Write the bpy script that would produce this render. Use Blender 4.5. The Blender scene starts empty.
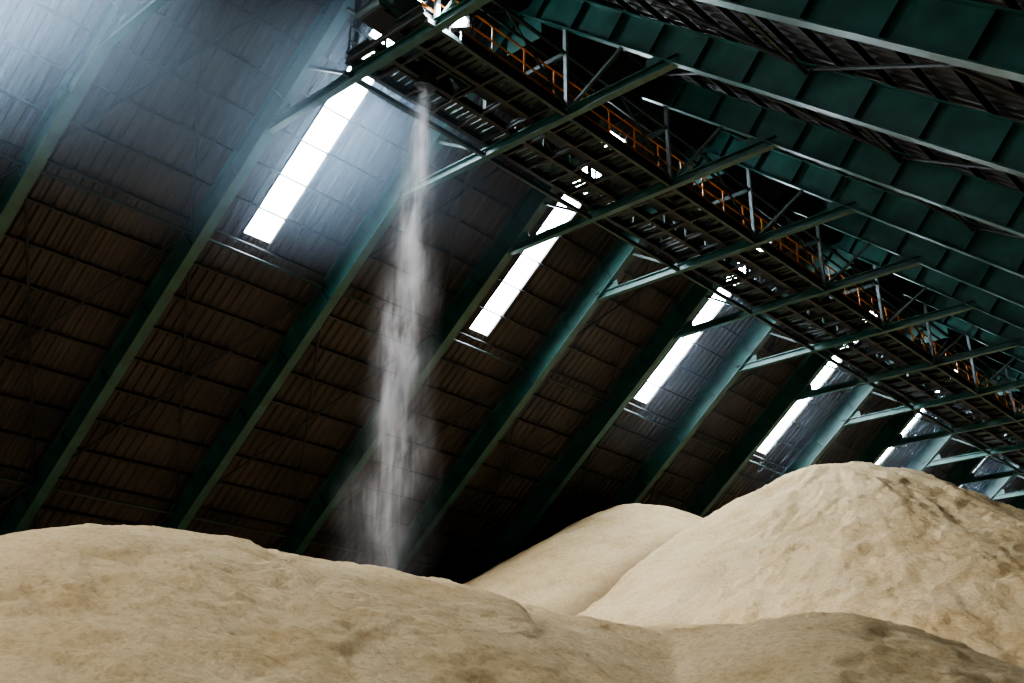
import bpy, math, random
import numpy as np
from mathutils import Vector, Matrix
random.seed(4)
rng=np.random.RandomState(7)
ZO=1.7
A=math.radians(40); CA,SA,TA=math.cos(A),math.sin(A),math.tan(A)
RX=-20.7; RZ=25.65+ZO           # apex of inner (bottom-flange) line
scene=bpy.context.scene
try:
    scene.view_settings.view_transform='AgX'; scene.view_settings.look='AgX - Medium High Contrast'
except Exception as e: print(e)

# ---------------- materials ----------------
def newmat(name):
    m=bpy.data.materials.new(name); m.use_nodes=True
    nt=m.node_tree; b=nt.nodes['Principled BSDF']
    return m,nt,b
def N(nt,t,**k):
    n=nt.nodes.new(t)
    for a,v in k.items(): setattr(n,a,v)
    return n
def ramp(nt,stops):
    r=N(nt,'ShaderNodeValToRGB'); e=r.color_ramp.elements
    e[0].position=stops[0][0]; e[0].color=stops[0][1]
    e[1].position=stops[-1][0]; e[1].color=stops[-1][1]
    for p,c in stops[1:-1]:
        x=e.new(p); x.color=c
    return r
def noisy(name,c1,c2,scale,rough=.6,metal=0,bump=0.1,mapping=(1,1,1),detail=6):
    m,nt,b=newmat(name)
    tc=N(nt,'ShaderNodeTexCoord'); mp=N(nt,'ShaderNodeMapping'); mp.inputs['Scale'].default_value=mapping
    nz=N(nt,'ShaderNodeTexNoise'); nz.inputs['Scale'].default_value=scale; nz.inputs['Detail'].default_value=detail
    r=ramp(nt,[(.35,(*c1,1)),(.7,(*c2,1))])
    L=nt.links.new
    L(tc.outputs['Object'],mp.inputs[0]); L(mp.outputs[0],nz.inputs['Vector']); L(nz.outputs['Fac'],r.inputs[0])
    L(r.outputs[0],b.inputs['Base Color'])
    b.inputs['Roughness'].default_value=rough; b.inputs['Metallic'].default_value=metal
    if bump:
        bp=N(nt,'ShaderNodeBump'); bp.inputs['Strength'].default_value=bump; bp.inputs['Distance'].default_value=.05
        L(nz.outputs['Fac'],bp.inputs['Height']); L(bp.outputs[0],b.inputs['Normal'])
    return m
GREEN=noisy('green_painted_steel',(.006,.042,.033),(.016,.088,.069),1.3,.45,0,.1)
GREEND=noisy('dusty_dark_green_steel',(.006,.022,.018),(.018,.042,.034),1.5,.55)
DARK=noisy('dark_steel',(.006,.007,.007),(.018,.018,.017),2,.6)
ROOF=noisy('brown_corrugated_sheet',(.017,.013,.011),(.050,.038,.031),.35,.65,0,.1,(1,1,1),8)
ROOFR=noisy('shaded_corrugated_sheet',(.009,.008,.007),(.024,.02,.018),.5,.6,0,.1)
ORANGE=noisy('orange_safety_paint',(.65,.17,.02),(.9,.30,.04),3,.5)
GREY=noisy('galvanised_steel',(.16,.19,.20),(.30,.33,.34),4,.45,.4)
FLOORM=noisy('dusty_concrete',(.16,.13,.10),(.28,.23,.17),.8,.9,0,.2)
WALLM=noisy('gable_cladding',(.03,.03,.03),(.07,.06,.05),.5,.8,0,.1)
def emis(name,col,s):
    m,nt,b=newmat(name); b.inputs['Base Color'].default_value=(.8,.8,.8,1)
    b.inputs['Emission Color'].default_value=(*col,1); b.inputs['Emission Strength'].default_value=s
    return m
SKY=emis('translucent_skylight_sheet',(.78,.91,1.0),85)
LAMP=emis('lamp_glass',(.8,.9,1.0),600)

# ---------------- mesh builder ----------------
class MB:
    def __init__(s): s.v=[];s.f=[];s.m=[];s.mats=[]
    def mi(s,mat):
        if mat not in s.mats: s.mats.append(mat)
        return s.mats.index(mat)
    def beam(s,p0,p1,w,h,mat,up=(0,0,1),off=0.0):
        p0=Vector(p0);p1=Vector(p1);d=(p1-p0).normalized();up=Vector(up)
        side=d.cross(up)
        if side.length<1e-4: side=d.cross(Vector((1,0,0)))
        side.normalize(); u=side.cross(d).normalized()
        b=len(s.v); o=u*off
        for p in (p0,p1):
            for a,c in ((-1,-1),(1,-1),(1,1),(-1,1)):
                s.v.append(tuple(p+o+side*(a*w/2)+u*(c*h/2)))
        k=s.mi(mat)
        for f in ((3,2,1,0),(4,5,6,7),(0,1,5,4),(1,2,6,5),(2,3,7,6),(3,0,4,7)):
            s.f.append(tuple(b+i for i in f)); s.m.append(k)
    def ibeam(s,p0,p1,w,h,mat,up=(0,0,1),t=.04,off=0.0):
        s.beam(p0,p1,w,t,mat,up,off+h/2-t/2); s.beam(p0,p1,w,t,mat,up,off-h/2+t/2)
        s.beam(p0,p1,t,h-2*t+.01,mat,up,off)
    def tube(s,p0,p1,r,mat,n=8):
        p0=Vector(p0);p1=Vector(p1);d=(p1-p0).normalized()
        a=d.cross(Vector((0,0,1)))
        if a.length<1e-3:a=d.cross(Vector((1,0,0)))
        a.normalize();c=d.cross(a);b=len(s.v);k=s.mi(mat)
        for p in(p0,p1):
            for i in range(n):
                t=2*math.pi*i/n; s.v.append(tuple(p+a*math.cos(t)*r+c*math.sin(t)*r))
        for i in range(n):
            j=(i+1)%n; s.f.append((b+i,b+j,b+n+j,b+n+i)); s.m.append(k)
        s.f.append(tuple(b+i for i in range(n))[::-1]); s.m.append(k)
        s.f.append(tuple(b+n+i for i in range(n))); s.m.append(k)
    def mesh(s,name):
        me=bpy.data.meshes.new(name); me.from_pydata(s.v,[],s.f)
        for m in s.mats: me.materials.append(m)
        me.polygons.foreach_set('material_index',s.m); me.update(); return me
    def obj(s,name,loc=(0,0,0),parent=None):
        o=bpy.data.objects.new(name,s.mesh(name)); scene.collection.objects.link(o); o.location=loc
        if parent: o.parent=parent
        return o
def empty(name,loc=(0,0,0)):
    o=bpy.data.objects.new(name,None); scene.collection.objects.link(o); o.location=loc; return o

SL=(RZ)/SA   # slope length to the ground
def P(side,s,off=0,y=0):
    """point: side -1 left/+1 right, s metres down the slope, off = outward normal offset"""
    return (RX+side*(s*CA+off*SA), y, RZ-s*SA+off*CA)
def upv(side): return (side*SA,0,CA)
D=1.1
Y0,Y1=-24.2,137.8
frames=[-24.2+6*i for i in range(28)]
# ---------------- portal frame ----------------
mb=MB()
for sd in (-1,1):
    mb.ibeam(P(sd,.0,D/2),P(sd,SL,D/2),.38,D,GREEN,upv(sd),.045)
    s=.8
    while s<SL-1:
        for q in(-.1,.1):
            a=P(sd,s,.04);b=P(sd,s,D-.04)
            mb.beam((a[0],q,a[2]),(b[0],q,b[2]),.15,.02,GREEN,(CA,0,-sd*SA))
        s+=2.0 if sd>0 else 3.0
TZ=20.7+ZO-.0
xl=RX-(RZ-TZ)/TA; xr=RX+(RZ-TZ)/TA
mb.ibeam((xl-.3,0,TZ),(xr+.3,0,TZ),.26,.34,GREEN,(0,0,1),.035)
for sd in(-1,1):   # gusset plates at tie ends, posts, struts
    e=Vector((RX+sd*(abs(xl-RX)),0,TZ))
    mb.beam(e+Vector((-sd*.9,0,.25)),e+Vector((sd*.3,0,.1)),.03,.6,GREEN)
    x=RX+sd*1.85
    mb.beam((x,0,TZ),(x,0,RZ-1.85*TA+.1),.13,.13,GREY if sd>0 else GREEND,(0,1,0))
    mb.beam((x,0,TZ+.1),(RX+sd*4.2,0,RZ-4.2*TA+.1),.1,.1,GREEND,(0,1,0))
mb.beam((RX,0,RZ-1.3),(RX,0,RZ+.3),.03,1.6,GREEN,(1,0,0))
mb.beam((RX-1.85,0,TZ+2.4),(RX+1.85,0,TZ+2.4),.14,.16,GREEND)
fm=mb.mesh('steel_roof_frame')
for i,y in enumerate(frames):
    o=bpy.data.objects.new('steel_roof_frame',fm); scene.collection.objects.link(o); o.location=(0,y,0)

# ---------------- roof sheets (corrugated geometry) ----------------
offs={2:-.5,3:-.7,4:-.5}
sky_y=[-3.2+12*k+offs.get(k,-.3) for k in range(-1,12)]
SK0,SK1,SKW=1.6,12.0,1.15
def sheet(name,sd,mat):
    v=[];f=[]
    per=.40
    prof=[(0,0),(.14,0),(.20,.07),(.34,.07)]
    ys=[]
    n=int((Y1-Y0+8)/per)
    for i in range(n):
        for a,h in prof: ys.append((Y0-4+i*per+a,h))
    srow=[0,SK0,SK1]+[SK1+3.0*k for k in range(1,20) if SK1+3.0*k<SL+1]+[SL+1.5]
    for s in srow:
        for y,h in ys: v.append(P(sd,s,D+.22+h,y))
    W=len(ys)
    for r in range(len(srow)-1):
        for c in range(W-1):
            if sd<0 and r==1:
                yc=(ys[c][0]+ys[c+1][0])/2
                if any(abs(yc-q)<SKW/2 for q in sky_y): continue
            f.append((r*W+c,r*W+c+1,(r+1)*W+c+1,(r+1)*W+c))
    me=bpy.data.meshes.new(name); me.from_pydata(v,[],f); me.materials.append(mat)
    o=bpy.data.objects.new(name,me); scene.collection.objects.link(o)
    so=o.modifiers.new('t','SOLIDIFY'); so.thickness=.01
    return o
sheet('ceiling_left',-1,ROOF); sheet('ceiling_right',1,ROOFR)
for i,y in enumerate(sky_y):
    mb=MB()
    mb.beam(P(-1,SK0,D+.32,y),P(-1,SK1,D+.32,y),SKW+.15,.03,SKY,upv(-1))
    for q in(-1,1): mb.beam(P(-1,SK0,D+.2,y+q*(SKW/2+.03)),P(-1,SK1,D+.2,y+q*(SKW/2+.03)),.05,.12,DARK,upv(-1))
    mb.obj('window_%d'%(i+1))
mb=MB()
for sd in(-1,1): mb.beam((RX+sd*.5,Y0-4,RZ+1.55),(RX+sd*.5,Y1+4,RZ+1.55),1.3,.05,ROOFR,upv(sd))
mb.obj('roof_ridge_cap')

# ---------------- purlins + bracing ----------------
for sd,nm in((-1,'roof_purlins'),(1,'roof_purlins')):
    mb=MB(); s=.7
    while s<SL-1:
        mb.beam(P(sd,s,D+.1,Y0-3),P(sd,s,D+.1,Y1+3),.06,.17,DARK,upv(sd))
        s+=1.45
    mb.obj(nm)
mb=MB()
for sd in(-1,1):
    for bi in range(len(frames)-1):
        ya,yb=frames[bi],frames[bi+1]
        hassky=any(abs((ya+yb)/2-q)<3 for q in sky_y)
        for s0 in (1.0,12.6,24.2,):
            s1=s0+11.6
            if sd>0 and s0>20: continue
            if not(sd<0 and s0==1.0 and hassky):
                for a,b in((ya,yb),(yb,ya)):
                    mb.tube(P(sd,s0,D-.12,a),P(sd,s1,D-.12,b),.055,DARK,6)
            mb.tube(P(sd,s1,D-.25,ya),P(sd,s1,D-.25,yb),.06,GREEND,6)
        ym=(ya+yb)/2
        if bi%2==0 or sd>0: mb.tube(P(sd,SK1+.3 if sd<0 else .7,D+.0,ym),P(sd,SL-2,D+.0,ym),.03,DARK,5)
mb.obj('roof_cross_bracing')

# ---------------- conveyor gallery ----------------
gal=empty('conveyor_gallery',(RX,17.4,TZ+.2))
YS,YE=17.4,134.0
L=YE-YS
mb=MB()
HW=1.65
for x in(-HW,-.55,.55,HW):
    mb.ibeam((x,0,.15),(x,L,.15),.16,.30,DARK,(0,0,1),.025)
y=0
while y<L:
    mb.ibeam((-HW-.1,y,.10),(HW+.1,y,.10),.10,.18,DARK,(0,0,1),.02); y+=1.2
mb.obj('support_beams',(0,0,0),gal)
mb=MB(); y=0
while y<L:
    w=.30
    for (xa,xb) in((-HW,-.62),(.62,HW)):
        if random.random()>.06: mb.beam((xa,y,.33),(xb,y,.33),w*.72,.03,GREEND)
    y+=w
mb.obj('walkway_grating',(0,0,0),gal)
mb=MB()
for sd,mat in((-1,DARK),(1,ORANGE)):
    x=sd*(HW)
    for z in(.85,1.4): mb.tube((x,0,z),(x,L,z),.034,mat,6)
    mb.beam((x,0,.42),(x,L,.42),.02,.12,mat)
    y=0
    while y<L: mb.tube((x,y,.3),(x,y,1.4),.034,mat,6); y+=1.5
mb.obj('handrails',(0,0,0),gal)
mb=MB()   # belt conveyor
for x in(-.5,.5): mb.beam((x,-.6,.85),(x,L,.85),.06,.18,GREEN)
mb.beam((0,-.6,1.02),(0,L,1.02),.85,.03,DARK); mb.beam((0,-.6,.62),(0,L,.62),.85,.03,DARK)
y=.5
while y<L:
    mb.tube((-.48,y,.93),(.48,y,.93),.06,GREY,8)
    for x in(-.5,.5): mb.beam((x,y,.3),(x,y,.85),.06,.06,GREEN,(0,1,0))
    y+=1.5
mb.tube((-.5,-.5,.82),(.5,-.5,.82),.2,GREEND,16)
mb.beam((0,-.2,1.2),(0,2.2,1.2),1.2,.9,GREEND)
mb.obj('belt_conveyor',(0,0,0),gal)
mb=MB()   # discharge hopper
mb.beam((-.75,1.2,.5),(-.75,3.4,.5),.05,1.0,GREEND);mb.beam((.35,1.2,.5),(.35,3.4,.5),.05,1.0,GREEND)
mb.beam((-.75,1.2,.5),(.35,1.2,.5),.05,1.0,GREEND);mb.beam((-.75,3.4,.5),(.35,3.4,.5),.05,1.0,GREEND)
mb.tube((-.5,2.3,.2),(-.6,2.3,-.15),.36,DARK,14)
mb.obj('discharge_chute',(0,0,0),gal)
mb=MB()   # side truss
for sd in(-1,1):
    x=sd*1.85
    mb.beam((x,0,2.2),(x,L,2.2),.1,.1,GREEND)
    mb.beam((x,0,-.25),(x,L,-.25),.12,.16,GREEND)
    k=0;y=.4
    while y+3<L:
        a,b=(0.0,2.2) if k%2==0 else (2.2,0.0)
        mb.beam((x,y,a),(x,y+3,b),.06,.06,GREEND); k+=1;y+=3
mb.beam((-.9,0,2.9),(-.9,L,2.9),.25,.08,GREY)
mb.tube((.9,0,2.7),(.9,L,2.7),.06,GREEND)
mb.obj('side_truss',(0,0,0),gal)

# ---------------- flood lamp ----------------
def lamp(x,y,z,sc=1):
    fl=empty('floodlight',(x,y,z)); fl.rotation_euler=(0,0,math.radians(38))
    mb=MB()
    mb.beam((-.22*sc,0,0),(.22*sc,0,0),.22,.34*sc,DARK); mb.beam((0,0,-.1),(0,0,-.6),.05,.05,DARK,(0,1,0))
    for q in(-1,1): mb.beam((q*.28*sc,.05,-.2*sc),(q*.28*sc,.05,.1*sc),.04,.04,DARK,(0,1,0))
    mb.obj('housing',(0,0,0),fl)
    mb=MB(); mb.tube((0,-.11,0),(0,-.14,0),.15*sc,LAMP,20); mb.obj('lens',(0,0,0),fl)
lamp(RX+2.05,18.6,TZ+.42,1.2)

# ---------------- grain heightfield ----------------
def vnoise(x,y,seed):
    r=np.random.RandomState(seed); T=r.rand(256,256)
    xi=np.floor(x).astype(int);yi=np.floor(y).astype(int);fx=x-xi;fy=y-yi
    fx=fx*fx*(3-2*fx);fy=fy*fy*(3-2*fy)
    g=lambda a,b:T[a%256,b%256]
    return (g(xi,yi)*(1-fx)+g(xi+1,yi)*fx)*(1-fy)+(g(xi,yi+1)*(1-fx)+g(xi+1,yi+1)*fx)*fy-.5
def fbm(x,y,seed,o=5,gain=.5):
    s=0;a=1;
    for i in range(o):
        s=s+a*vnoise(x*2**i+17.3*i,y*2**i+5.1*i,seed+i);a*=gain
    return s
def cone(x,y,cx,cy,pk,k,a):
    dx=x-cx;dy=y-cy
    return pk-k*(np.sqrt(dx*dx+dy*dy+a*a)-a)
crest=[(-22,-4,2.9),(-18.5,4.5,2.9),(-17.5,7.4,3.35),(-16.8,8.9,3.9),(-16.5,10.4,3.95),(-15.9,12.1,3.8),(-15.1,13.8,3.62),(-14.4,15.2,3.32),(-13.3,17.5,3.08),(-11.7,18.6,2.9),(-8.9,17.9,2.72)]
def ridge(x,y,pts,k,a):
    best=np.full(x.shape,-99.)
    for (x0,y0,h0),(x1,y1,h1) in zip(pts[:-1],pts[1:]):
        dx,dy=x1-x0,y1-y0
        t=np.clip(((x-x0)*dx+(y-y0)*dy)/(dx*dx+dy*dy),0,1)
        d=np.hypot(x-x0-t*dx,y-y0-t*dy)
        best=np.maximum(best,h0+(h1-h0)*t-k*(np.sqrt(d*d+a*a)-a))
    return best
def smin_step(v,w): return np.clip(v/w,0,1)
def height(x,y):
    wx=x+.4*fbm(x*.15,y*.15,3,2); wy=y+.4*fbm(x*.15+9,y*.15,13,2)
    hA=cone(wx,wy,-21,46,13.8,.60,2.0); hB=cone(wx,wy,-32.2,45.6,13.75,.66,2.8)
    hs=[hA,hB,
        ridge(x,y,crest,.50,1.8),
        cone(wx,wy,-22,19.9,4.5,.55,.8),
        cone(wx,wy,-20,70,12,.52,2),cone(wx,wy,-20,92,12,.52,2)]
    kk=12
    m=np.max(hs,axis=0)
    S=sum(np.exp((h-m)*kk) for h in hs)
    h=m+np.log(S)/kk+ZO
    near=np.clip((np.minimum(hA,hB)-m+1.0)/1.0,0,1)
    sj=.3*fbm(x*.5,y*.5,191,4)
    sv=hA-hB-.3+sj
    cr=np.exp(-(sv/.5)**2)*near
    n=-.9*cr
    ang=np.arctan2(wy-46,wx+21); rad=np.hypot(wx+21,wy-46)
    inA=np.clip((hA-np.maximum(hB,hs[2]))*1.0,0,1)*np.clip(rad/4,0,1)
    n=n+inA*(.11*fbm(ang*7,rad*.12,91,3)+.08*fbm(ang*26,rad*.25,95,4,.62))
    rA=fbm(ang*3+.3*fbm(x*.4,y*.4,7,3),rad*.25,111,5,.55)
    for th in(-.25,-.1,.05,.2): n=n+inA*.09*smin_step(rA-th,.05)
    n=n+.10*fbm(x*.22,y*.22,31,3)+.05*fbm(x*1.1,y*1.1,41,5,.62)
    u=x*.8+y*.6; w=-x*.6+y*.8
    n=n+.045*fbm(u*.35,w*2.2,141,5,.65)
    r=fbm(x*.35+.5*fbm(x*.8,y*.8,77,3),y*.35,51,5,.55)
    for th in(-.2,-.05,.1,.25): n=n+.04*smin_step(r-th,.03)
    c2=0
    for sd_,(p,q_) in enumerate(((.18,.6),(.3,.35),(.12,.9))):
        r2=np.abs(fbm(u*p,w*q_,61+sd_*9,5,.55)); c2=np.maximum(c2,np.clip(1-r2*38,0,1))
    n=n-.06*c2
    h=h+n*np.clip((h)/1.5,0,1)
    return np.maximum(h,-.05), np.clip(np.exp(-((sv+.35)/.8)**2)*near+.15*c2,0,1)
gx=np.concatenate([np.arange(-52,-38,.5),np.arange(-38,-20,.12),np.arange(-20,-2,.075),np.arange(-2,11.5,.5)])
gy=np.concatenate([np.arange(-20,2,.5),np.arange(2,22,.08),np.arange(22,56,.11),np.arange(56,130,.6)])
X,Y=np.meshgrid(gx,gy); Z,CR=height(X,Y)
roofz=RZ-np.abs(X-RX)*TA-.1
Z=np.minimum(Z,roofz)
H,W=X.shape
V=np.stack([X.ravel(),Y.ravel(),Z.ravel()],1)
idx=np.arange(H*W).reshape(H,W)
F=np.stack([idx[:-1,:-1].ravel(),idx[:-1,1:].ravel(),idx[1:,1:].ravel(),idx[1:,:-1].ravel()],1)
F=F[(V[F][:,:,2].max(1)>0.0)]
me=bpy.data.meshes.new('grain_pile')
me.vertices.add(len(V)); me.vertices.foreach_set('co',V.ravel().astype(np.float32))
me.loops.add(F.size); me.loops.foreach_set('vertex_index',F.ravel().astype(np.int32))
me.polygons.add(len(F)); me.polygons.foreach_set('loop_start',(np.arange(len(F))*4).astype(np.int32)); me.polygons.foreach_set('loop_total',np.full(len(F),4,dtype=np.int32))
me.update(calc_edges=True)
at=me.attributes.new('seam_tone','FLOAT','POINT'); at.data.foreach_set('value',CR.ravel().astype(np.float32))  # darker brown along the mound seam, fainter along the cracks
me.polygons.foreach_set('use_smooth',np.ones(len(me.polygons),dtype=bool))
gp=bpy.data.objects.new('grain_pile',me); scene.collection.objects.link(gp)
m,nt,b=newmat('soybean_meal'); Lk=nt.links.new
tc=N(nt,'ShaderNodeTexCoord')
n1=N(nt,'ShaderNodeTexNoise'); n1.inputs['Scale'].default_value=.6; n1.inputs['Detail'].default_value=10; n1.inputs['Roughness'].default_value=.64
n2=N(nt,'ShaderNodeTexNoise'); n2.inputs['Scale'].default_value=9; n2.inputs['Detail'].default_value=8;n2.inputs['Roughness'].default_value=.75
r1=ramp(nt,[(.30,(.64,.44,.235,1)),(.46,(.74,.54,.31,1)),(.68,(.82,.63,.39,1))])
Lk(tc.outputs['Object'],n1.inputs['Vector']);Lk(tc.outputs['Object'],n2.inputs['Vector']);Lk(n1.outputs['Fac'],r1.inputs[0])
mx=N(nt,'ShaderNodeMixRGB',blend_type='MULTIPLY'); mx.inputs[0].default_value=.55
r2=ramp(nt,[(.38,(.6,.54,.47,1)),(.54,(1,1,1,1))]); Lk(n2.outputs['Fac'],r2.inputs[0])
Lk(r1.outputs[0],mx.inputs[1]);Lk(r2.outputs[0],mx.inputs[2])
aa=N(nt,'ShaderNodeAttribute');aa.attribute_name='seam_tone'
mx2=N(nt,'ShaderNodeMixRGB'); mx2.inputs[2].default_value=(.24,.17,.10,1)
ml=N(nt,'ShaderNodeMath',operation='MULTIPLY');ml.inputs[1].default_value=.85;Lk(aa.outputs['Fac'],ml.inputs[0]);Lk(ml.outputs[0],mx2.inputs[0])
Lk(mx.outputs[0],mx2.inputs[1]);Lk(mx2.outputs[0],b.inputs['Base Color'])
bp=N(nt,'ShaderNodeBump'); bp.inputs['Strength'].default_value=.9; bp.inputs['Distance'].default_value=.10
ad=N(nt,'ShaderNodeMath',operation='ADD'); Lk(n1.outputs['Fac'],ad.inputs[0]);Lk(n2.outputs['Fac'],ad.inputs[1])
Lk(ad.outputs[0],bp.inputs['Height']);Lk(bp.outputs[0],b.inputs['Normal'])
b.inputs['Roughness'].default_value=1; b.inputs['Specular IOR Level'].default_value=.1
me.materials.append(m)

# ---------------- floor and gable walls ----------------
mb=MB(); mb.beam((RX,Y0-4,-.1),(RX,Y1+4,-.1),70,.2,FLOORM); mb.obj('floor')
def gable(name,y,door):
    hw=RZ/TA+1.5
    apex=(RX,y,RZ+1.5)
    if not door:
        v=[(RX-hw,y,0),(RX+hw,y,0),apex]; f=[(0,1,2)]
    else:
        a,bb,hh=door
        v=[(RX-hw,y,0),(a,y,0),(a,y,hh),(bb,y,hh),(bb,y,0),(RX+hw,y,0),apex]
        f=[(0,1,2,6),(2,3,6),(3,4,5,6)]
    me=bpy.data.meshes.new(name);me.from_pydata(v,[],f);me.materials.append(WALLM)
    o=bpy.data.objects.new(name,me);scene.collection.objects.link(o)
    so=o.modifiers.new('t','SOLIDIFY');so.thickness=.1
gable('wall_back',Y1+1,None)
gable('wall_front',Y0-1,(-28,-14,8))  # unseen wall; door opening added to hold the fill light

# ---------------- falling stream (volume) ----------------
z_top=TZ-.0; z_bot=6.9; Hh=z_top-z_bot
sx,sy=-21.3,19.75; drift=-1.1
SPR=.98
v=[];f=[];n=24;K=20
def R(t): return .40+SPR*t
for i in range(K+1):
    t=i/K
    for j in range(n):
        a=2*math.pi*j/n; v.append((drift*t+1.35*R(t)*math.cos(a),1.35*R(t)*math.sin(a),-t*Hh))
for i in range(K):
    for j in range(n):
        q=(j+1)%n; f.append((i*n+j,(i+1)*n+j,(i+1)*n+q,i*n+q))
f.append(tuple(range(n)));f.append(tuple(K*n+j for j in range(n))[::-1])
me=bpy.data.meshes.new('falling_grain_stream');me.from_pydata(v,[],f)
so=bpy.data.objects.new('falling_grain_stream',me);scene.collection.objects.link(so);so.location=(sx,sy,z_top)
m=bpy.data.materials.new('airborne_grain_dust');m.use_nodes=True;nt=m.node_tree;nt.nodes.clear();Lk=nt.links.new
out=N(nt,'ShaderNodeOutputMaterial');pv=N(nt,'ShaderNodeVolumePrincipled');Lk(pv.outputs[0],out.inputs['Volume'])
pv.inputs['Color'].default_value=(.96,.88,.86,1);pv.inputs['Anisotropy'].default_value=.1
tc=N(nt,'ShaderNodeTexCoord');sp=N(nt,'ShaderNodeSeparateXYZ');Lk(tc.outputs['Object'],sp.inputs[0])
def M(op,a,b=None,clamp=False):
    x=N(nt,'ShaderNodeMath',operation=op);x.use_clamp=clamp
    for i,q in enumerate((a,b)):
        if q is None: continue
        if isinstance(q,(int,float)): x.inputs[i].default_value=q
        else: Lk(q,x.inputs[i])
    return x.outputs[0]
t=M('MULTIPLY',sp.outputs['Z'],-1/Hh,True)
wz=N(nt,'ShaderNodeTexNoise');wz.inputs['Scale'].default_value=1;wz.inputs['Detail'].default_value=3
mpw=N(nt,'ShaderNodeMapping');mpw.inputs['Scale'].default_value=(.5,.5,.4);Lk(tc.outputs['Object'],mpw.inputs[0]);Lk(mpw.outputs[0],wz.inputs['Vector'])
wob=M('MULTIPLY',M('MULTIPLY',M('SUBTRACT',wz.outputs['Fac'],.5),2.0),t)
xx=M('ADD',M('SUBTRACT',sp.outputs['X'],M('MULTIPLY',t,drift)),wob)
yy=M('ADD',sp.outputs['Y'],wob)
rr=M('SQRT',M('ADD',M('MULTIPLY',xx,xx),M('MULTIPLY',yy,yy)))
Rt=M('ADD',M('MULTIPLY',t,SPR),.40)
q=M('DIVIDE',rr,Rt)
edge=M('POWER',M('SUBTRACT',1.0,M('MULTIPLY',q,.78),True),1.7)
core=M('POWER',M('SUBTRACT',1.0,M('MULTIPLY',q,1.6),True),1.3)
fall=M('ADD',M('MULTIPLY',edge,.30),core)
def streak(sc,dis,thr,k):
    mp=N(nt,'ShaderNodeMapping');mp.inputs['Scale'].default_value=sc;Lk(tc.outputs['Object'],mp.inputs[0])
    nz=N(nt,'ShaderNodeTexNoise');nz.inputs['Scale'].default_value=1.0;nz.inputs['Detail'].default_value=8;nz.inputs['Roughness'].default_value=.66;nz.inputs['Distortion'].default_value=dis
    Lk(mp.outputs[0],nz.inputs['Vector'])
    return M('MULTIPLY',M('SUBTRACT',nz.outputs['Fac'],thr,True),k)
nn=M('ADD',streak((3.8,3.8,.6),.8,.47,10.0),M('MULTIPLY',streak((1.3,1.3,.6),.6,.45,6),.6))
dens=M('MULTIPLY',M('MULTIPLY',fall,nn),M('SUBTRACT',2.5,M('MULTIPLY',t,1.4)))
tail=M('ADD',.4,M('MULTIPLY',M('SUBTRACT',1.0,t,True),2.5),True)
Lk(M('MULTIPLY',M('MULTIPLY',dens,tail),1.0),pv.inputs['Density'])
me.materials.append(m)

# ---------------- dust haze hanging under the roof ----------------
def prism(name,ya,yb,prof):
    hv=[]
    for y in(ya,yb):
        for p in prof: hv.append((p[0]-RX,y-15,p[2]-TZ))
    k=len(prof)
    hf=[tuple(range(k)),tuple(range(k,2*k))[::-1]]+[(i,k+i,k+(i+1)%k,(i+1)%k) for i in range(k)]
    me=bpy.data.meshes.new(name);me.from_pydata(hv,[],hf)
    o=bpy.data.objects.new(name,me);scene.collection.objects.link(o);o.location=(RX,15,TZ);return me
me=prism('dust_haze',-4.,34.,[P(-1,.5,-.1),P(-1,17,-.1),(P(-1,17,-.1)[0]+3,0,P(-1,17,0)[2]-3),(RX-1,0,TZ-4)])
m=bpy.data.materials.new('thin_dust');m.use_nodes=True;nt=m.node_tree;nt.nodes.clear();Lk=nt.links.new
out=N(nt,'ShaderNodeOutputMaterial');vs=N(nt,'ShaderNodeVolumeScatter');vs.inputs['Color'].default_value=(.62,.8,1,1);vs.inputs['Anisotropy'].default_value=.3
tc=N(nt,'ShaderNodeTexCoord');mp=N(nt,'ShaderNodeMapping');mp.inputs['Location'].default_value=(.48,.18,-.1);mp.inputs['Scale'].default_value=(1/8.5,1/19,1/7.)
Lk(tc.outputs['Object'],mp.inputs[0])
vm=N(nt,'ShaderNodeVectorMath',operation='LENGTH');Lk(mp.outputs[0],vm.inputs[0])
d=M('MULTIPLY',M('POWER',M('SUBTRACT',1.0,vm.outputs['Value'],True),1.7),.075)
Lk(d,vs.inputs['Density']);Lk(vs.outputs[0],out.inputs['Volume']);me.materials.append(m)
me=prism('dust_haze',34.3,96.,[P(-1,2.2,D-.1),P(-1,14,D-.1),P(-1,14,-1.5),P(-1,3.2,-1.5)])  # thin volume added for glow around the farther skylights
m=bpy.data.materials.new('thin_glow_dust');m.use_nodes=True;nt=m.node_tree;nt.nodes.clear();Lk=nt.links.new
out=N(nt,'ShaderNodeOutputMaterial');vs=N(nt,'ShaderNodeVolumeScatter');vs.inputs['Color'].default_value=(.62,.8,1,1);vs.inputs['Anisotropy'].default_value=.3
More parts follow.
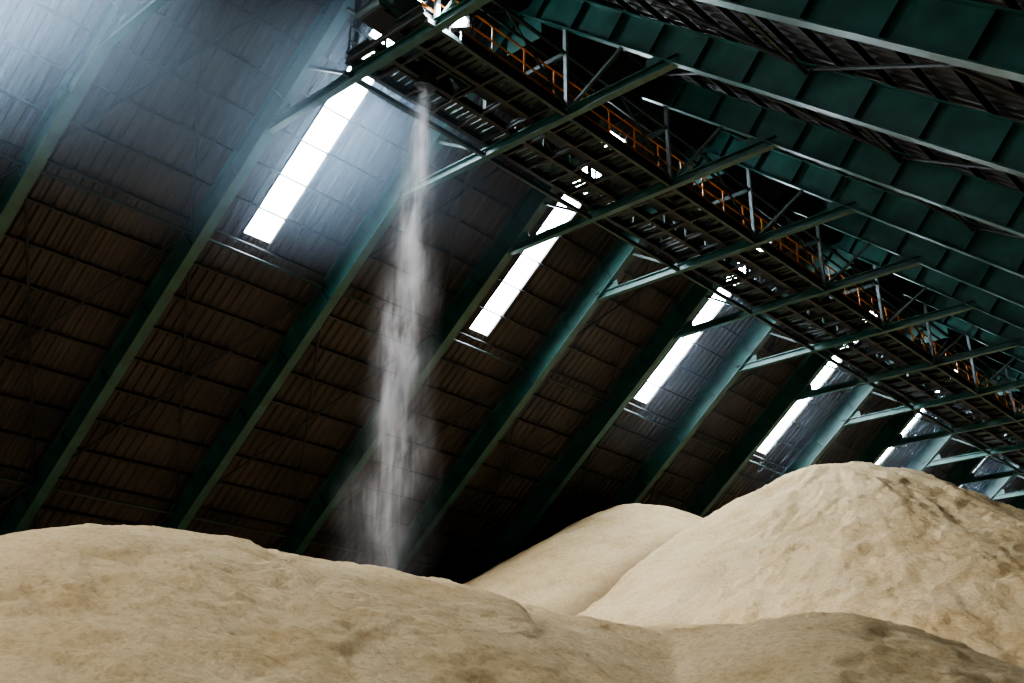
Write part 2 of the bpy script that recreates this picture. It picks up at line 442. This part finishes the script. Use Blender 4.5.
vs.inputs['Density'].default_value=.004;Lk(vs.outputs[0],out.inputs['Volume']);me.materials.append(m)

# ---------------- lights ----------------
def area(name,loc,target,sx,sy,pw,col,spread=180):
    l=bpy.data.lights.new(name,'AREA');l.shape='RECTANGLE';l.size=sx;l.size_y=sy;l.energy=pw;l.color=col;l.spread=math.radians(spread)
    o=bpy.data.objects.new(name,l);scene.collection.objects.link(o);o.location=loc
    o.rotation_euler=(Vector(target)-Vector(loc)).to_track_quat('-Z','Y').to_euler();return o
area('added_fill_area',(-21,Y0-.8,4),(-21,30,3),14,8,1500,(1,.95,.88))  # added fill light, unseen behind the camera
def spot(name,loc,tgt,e,size,blend,r,col):
    l=bpy.data.lights.new(name,'SPOT');l.energy=e;l.spot_size=math.radians(size);l.spot_blend=blend;l.shadow_soft_size=r;l.color=col
    o=bpy.data.objects.new(name,l);scene.collection.objects.link(o);o.location=loc
    o.rotation_euler=(Vector(tgt)-Vector(loc)).to_track_quat('-Z','Y').to_euler();return o
spot('added_pile_spot',(-27,-10,20),(-22,38,-2),42000,48,.5,.8,(1,.92,.80))  # added unseen key spot to light the piles
spot('added_pile_spot',(-12,-10,16.5),(-16,14,-1),9500,70,1.0,.8,(1,.92,.80))  # second added spot, brightens the near pile
spot('floodlight_beam',(RX+2.2,17.8,TZ+.7),(-24,21,6),4000,100,.6,.3,(.9,.92,1))
w=bpy.data.worlds.new('World');scene.world=w;w.use_nodes=True
w.node_tree.nodes['Background'].inputs[0].default_value=(.6,.75,1,1);w.node_tree.nodes['Background'].inputs[1].default_value=.3

# ---------------- camera ----------------
cam=bpy.data.cameras.new('camera');co=bpy.data.objects.new('camera',cam);scene.collection.objects.link(co)
cam.sensor_width=36;cam.lens=1095/1024*36;cam.clip_end=500
hd=math.radians(41.8);pt=math.radians(22.6)
fw=Vector((-math.sin(hd)*math.cos(pt),math.cos(hd)*math.cos(pt),math.sin(pt)))
co.location=(0,0,ZO);co.rotation_euler=fw.to_track_quat('-Z','Y').to_euler()
scene.camera=co
